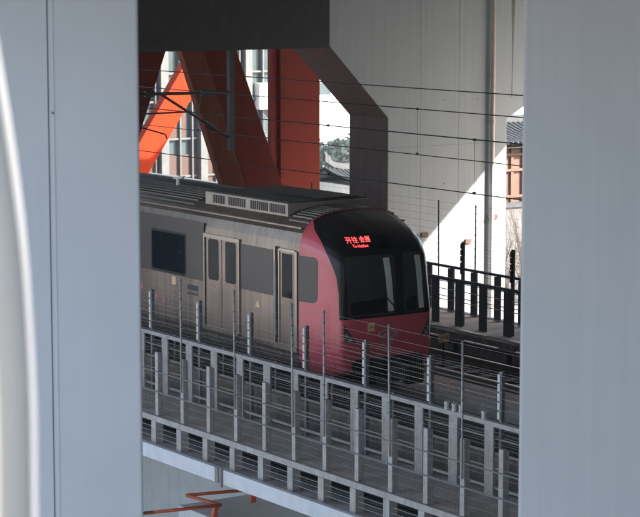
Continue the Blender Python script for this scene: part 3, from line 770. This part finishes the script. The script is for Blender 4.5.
# carriages
def shell(x0, x1, parts=True):
    def sec(pts, name, m):
        mb = MB(); full = [(-a, b) for a, b in pts]
        mb2 = MB()
        for sgn in (-1, 1):
            vs = []; n = len(pts)
            for x in (x0, x1): vs += [(x, YC + sgn * a, b) for a, b in pts]
            mb2.add(vs, [(i, i + 1, n + i + 1, n + i) for i in range(n - 1)])
        o = mb2.build(name, m, T)
        return o
    hi = [p for p in HALF if p[1] >= 12.11]; lo = [p for p in HALF if p[1] <= 12.13]
    sec(hi, 'roof', M['roof']); sec(lo, 'body_side', M['body'])
    n = len(HALF)
    pol = [(YC - a, b) for a, b in HALF] + [(YC + a, b) for a, b in HALF[::-1][1:-1]]
    MB().prism_x(pol, x0 - .02, x0 - .001).build('end_wall', M['band'], T)
    MB().box(x0, x1, YC - 1.2, YC + 1.2, 8.5, 8.81).build('underframe', M['drk'], T)
    for xb in (x0 + 2.6, x1 - 2.6):
        bo = MB().box(xb - 1.3, xb + 1.3, YC - 1.1, YC + 1.1, 8.45, 8.75).build('bogie', M['drk'], T)
        for dx in (-1.1, 1.1):
            mb = MB()
            for s in (-.72, .72): mb.tube((xb + dx, YC + s - .06, 8.77), (xb + dx, YC + s + .06, 8.77), .42, 24)
            mb.tube((xb + dx, YC - .7, 8.77), (xb + dx, YC + .7, 8.77), .08, 10)
            mb.build('wheel_set', M['railst'], bo)
shell(-56.6, X1); shell(-77, -57.3)
MB().box(-57.3, -56.6, YC - .95, YC + .95, 8.9, 11.9).build('gangway', M['cable'], T)
def Y_(sg, d): return YC + sg * (HW + d)
def sb(sg, x0, x1, z0, z1, d0, d1): return MB().box(x0, x1, min(Y_(sg, d0), Y_(sg, d1)), max(Y_(sg, d0), Y_(sg, d1)), z0, z1)
def sidepoly(sg, pts, d0, d1):
    return MB().prism_y(pts, min(Y_(sg, d0), Y_(sg, d1)), max(Y_(sg, d0), Y_(sg, d1)))
def door(sg, xc):
    d = sb(sg, xc - .69, xc + .69, 9.46, 11.42, .002, .010).build('door', M['body'], T)
    for a, b, z0, z1 in ((-.74, -.69, 9.42, 11.5), (.69, .74, 9.42, 11.5), (-.69, .69, 11.42, 11.5)): sb(sg, xc + a, xc + b, z0, z1, .002, .035).build('door_frame', M['frame'], d)
    sb(sg, xc - .69, xc - .655, 9.46, 11.42, .0105, .016).build('door_gap', M['cable'], d); sb(sg, xc - .008, xc + .008, 9.46, 11.42, .0105, .014).build('door_gap', M['cable'], d)
    for a in (-.56, .15): sidepoly(sg, rrect(xc + a, xc + a + .42, 10.50, 11.40, .07), .011, .016).build('door_window', M['glass'], d)
    sb(sg, xc - .72, xc + .72, 9.40, 9.455, .002, .05).build('door_sill', M['frame'], d)
def window(sg, xc, w=.78):
    f = sidepoly(sg, rrect(xc - w, xc + w, 10.44, 11.40, .09), .007, .012).build('window', M['cable'], T)
    sidepoly(sg, rrect(xc - w + .05, xc + w - .05, 10.49, 11.35, .06), .0125, .016).build('pane', M['glass'], f)
for sg in (-1, 1):
    doors = [-40.02, -44.75, -49.45, -54.1, -59.9, -64.6, -69.3, -74]
    for x in doors: door(sg, x)
    for a, b in zip([-37.9] + doors, doors):
        if a == -37.9: continue
        if a > -57 and b < -57: continue
        window(sg, (a + b) / 2 + .05)
    # grey window band in front of and between the doors
    sb(sg, -39.27, -37.98, 10.44, 11.41, .002, .006).build('grey_band', M['band'], T)
    for a, b in zip(doors, doors[1:]):
        if a > -57 and b < -57: continue
        sb(sg, b + .76, a - .76, 10.42, 11.72, .002, .006).build('grey_band', M['band'], T)
    d = sb(sg, -37.74, -37.06, 9.47, 11.42, .002, .010).build('cab_door', M['body'], T)
    sb(sg, -37.86, -37.74, 9.47, 11.5, .002, .006).build('door_gap', M['cable'], d)
    for a, b, z0, z1 in ((-37.745, -37.70, 9.47, 11.46), (-37.12, -37.04, 9.47, 11.46), (-37.70, -37.12, 11.42, 11.48), (-37.9, -37.86, 9.47, 11.5)): sb(sg, a, b, z0, z1, .0105, .03).build('door_frame', M['frame'], d)
    sb(sg, -37.62, -37.24, 10.46, 11.38, .011, .016).build('door_window', M['glass'], d)
    sb(sg, -37.85, -37.79, 9.6, 11.2, .03, .06).build('grab_rail', M['steeld'], d)
    sb(sg, -37.92, -37.02, 9.36, 9.46, .002, .05).build('step', M['frame'], d)
    sb(sg, -56.6, X1, 9.08, 9.13, -.02, .012).build('sill_strip', M['band'], T)
    mb = MB()
    for a, b in ((-56.6, X1), (-77, -57.3)): mb.box(a, b, min(Y_(sg, -.12), Y_(sg, -.06)), max(Y_(sg, -.12), Y_(sg, -.06)), 11.93, 11.965)
    mb.build('gutter', M['body'], T)
    for (x, z) in ((-43.57, 10.0), (-42.9, 9.83), (-42.57, 9.78)):
        sidepoly(sg, [(x + .062 * cos(2 * pi * i / 20), z + .075 * sin(2 * pi * i / 20)) for i in range(20)], .002, .006).build('pink_dot', M['seat'], T)
    q = sidepoly(sg, rrect(-42.2, -42.02, 10.20, 10.38, .01), .002, .008).build('warning_plate', M['plate'], T)
    q = sb(sg, -41.5, -41.05, 10.06, 10.12, .002, .006); q.box(-41.5, -41.05, min(Y_(sg, .002), Y_(sg, .006)), max(Y_(sg, .002), Y_(sg, .006)), 10.16, 10.28); q.build('lettering_strip', M['dec'], T)
    sidepoly(sg, [(-38.68, 10.12), (-38.48, 10.12), (-38.58, 10.29)], .002, .006).build('warning_triangle', M['plate'], T)
# roof ribs, AC unit, antenna
mb = MB()
for q in range(9):
    y = 1.12 - .10 * q; zt_ = None
    for (a, b), (c, d) in zip(HALF, HALF[1:]):
        if a <= y <= c and b > 11.5: zt_ = b + (d - b) * (y - a) / (c - a)
    for sgn in (-1, 1):
        for x0, x1 in ((-56.4, -41.6), (-37.75, -37.0)): mb.box(x0, x1, YC + sgn * y - .012, YC + sgn * y + .012, zt_ - .01, zt_ + .022)
mb.build('roof_ribs', M['ribs'], T)
a = MB().box(-41.25, -37.9, YC - 1.06, YC + 1.06, 12.08, 12.365).build('air_conditioner', M['ac'], T, bevel=.015)
for sg in (-1, 1):
    for f0, f1 in ((.10, .25), (.29, .50), (.56, .77), (.79, .97)):
        x0 = -41.25 + 3.35 * f0; x1 = -41.25 + 3.35 * f1; y = YC + sg * 1.06
        MB().box(x0, x1, min(y, y + sg * .006), max(y, y + sg * .006), 12.14, 12.32).build('grille', M['grille'], a)
        mb = MB(); x = x0 + .04
        while x < x1: mb.box(x, x + .012, min(y + sg * .007, y + sg * .014), max(y + sg * .007, y + sg * .014), 12.14, 12.32); x += .075
        mb.build('grille_bars', M['ac'], a)
MB().box(-41.2, -37.95, YC - 1.0, YC + 1.0, 12.367, 12.385).build('top_cover', M['roof'], a)
MB().box(-39.9, -38.1, YC - .1, YC + .9, 12.387, 12.42).build('roof_box', M['roof'], T, bevel=.01)
an = MB().tube((-43.4, YC - .5, 12.3), (-43.4, YC - .5, 12.45), .04, 8).prism_y([(-43.6, 12.43), (-43.2, 12.47), (-43.1, 12.53), (-43.5, 12.49)], YC - .53, YC - .47).build('antenna', M['insul'], T)


# ================================================================== AIR
hz = MB().box(-330, 160, -80, 260, -1, 60).build('haze', M['ground']); tag(hz, kind='stuff')
hm = bpy.data.materials.new('haze_air'); hm.use_nodes = True; n_ = hm.node_tree.nodes; n_.clear()
ho = n_.new('ShaderNodeOutputMaterial'); pv = n_.new('ShaderNodeVolumePrincipled')
pv.inputs['Color'].default_value = (.86, .90, .95, 1); pv.inputs['Density'].default_value = 0.0003; pv.inputs['Anisotropy'].default_value = .2
hm.node_tree.links.new(pv.outputs[0], ho.inputs['Volume'])
hz.data.materials.clear(); hz.data.materials.append(hm)
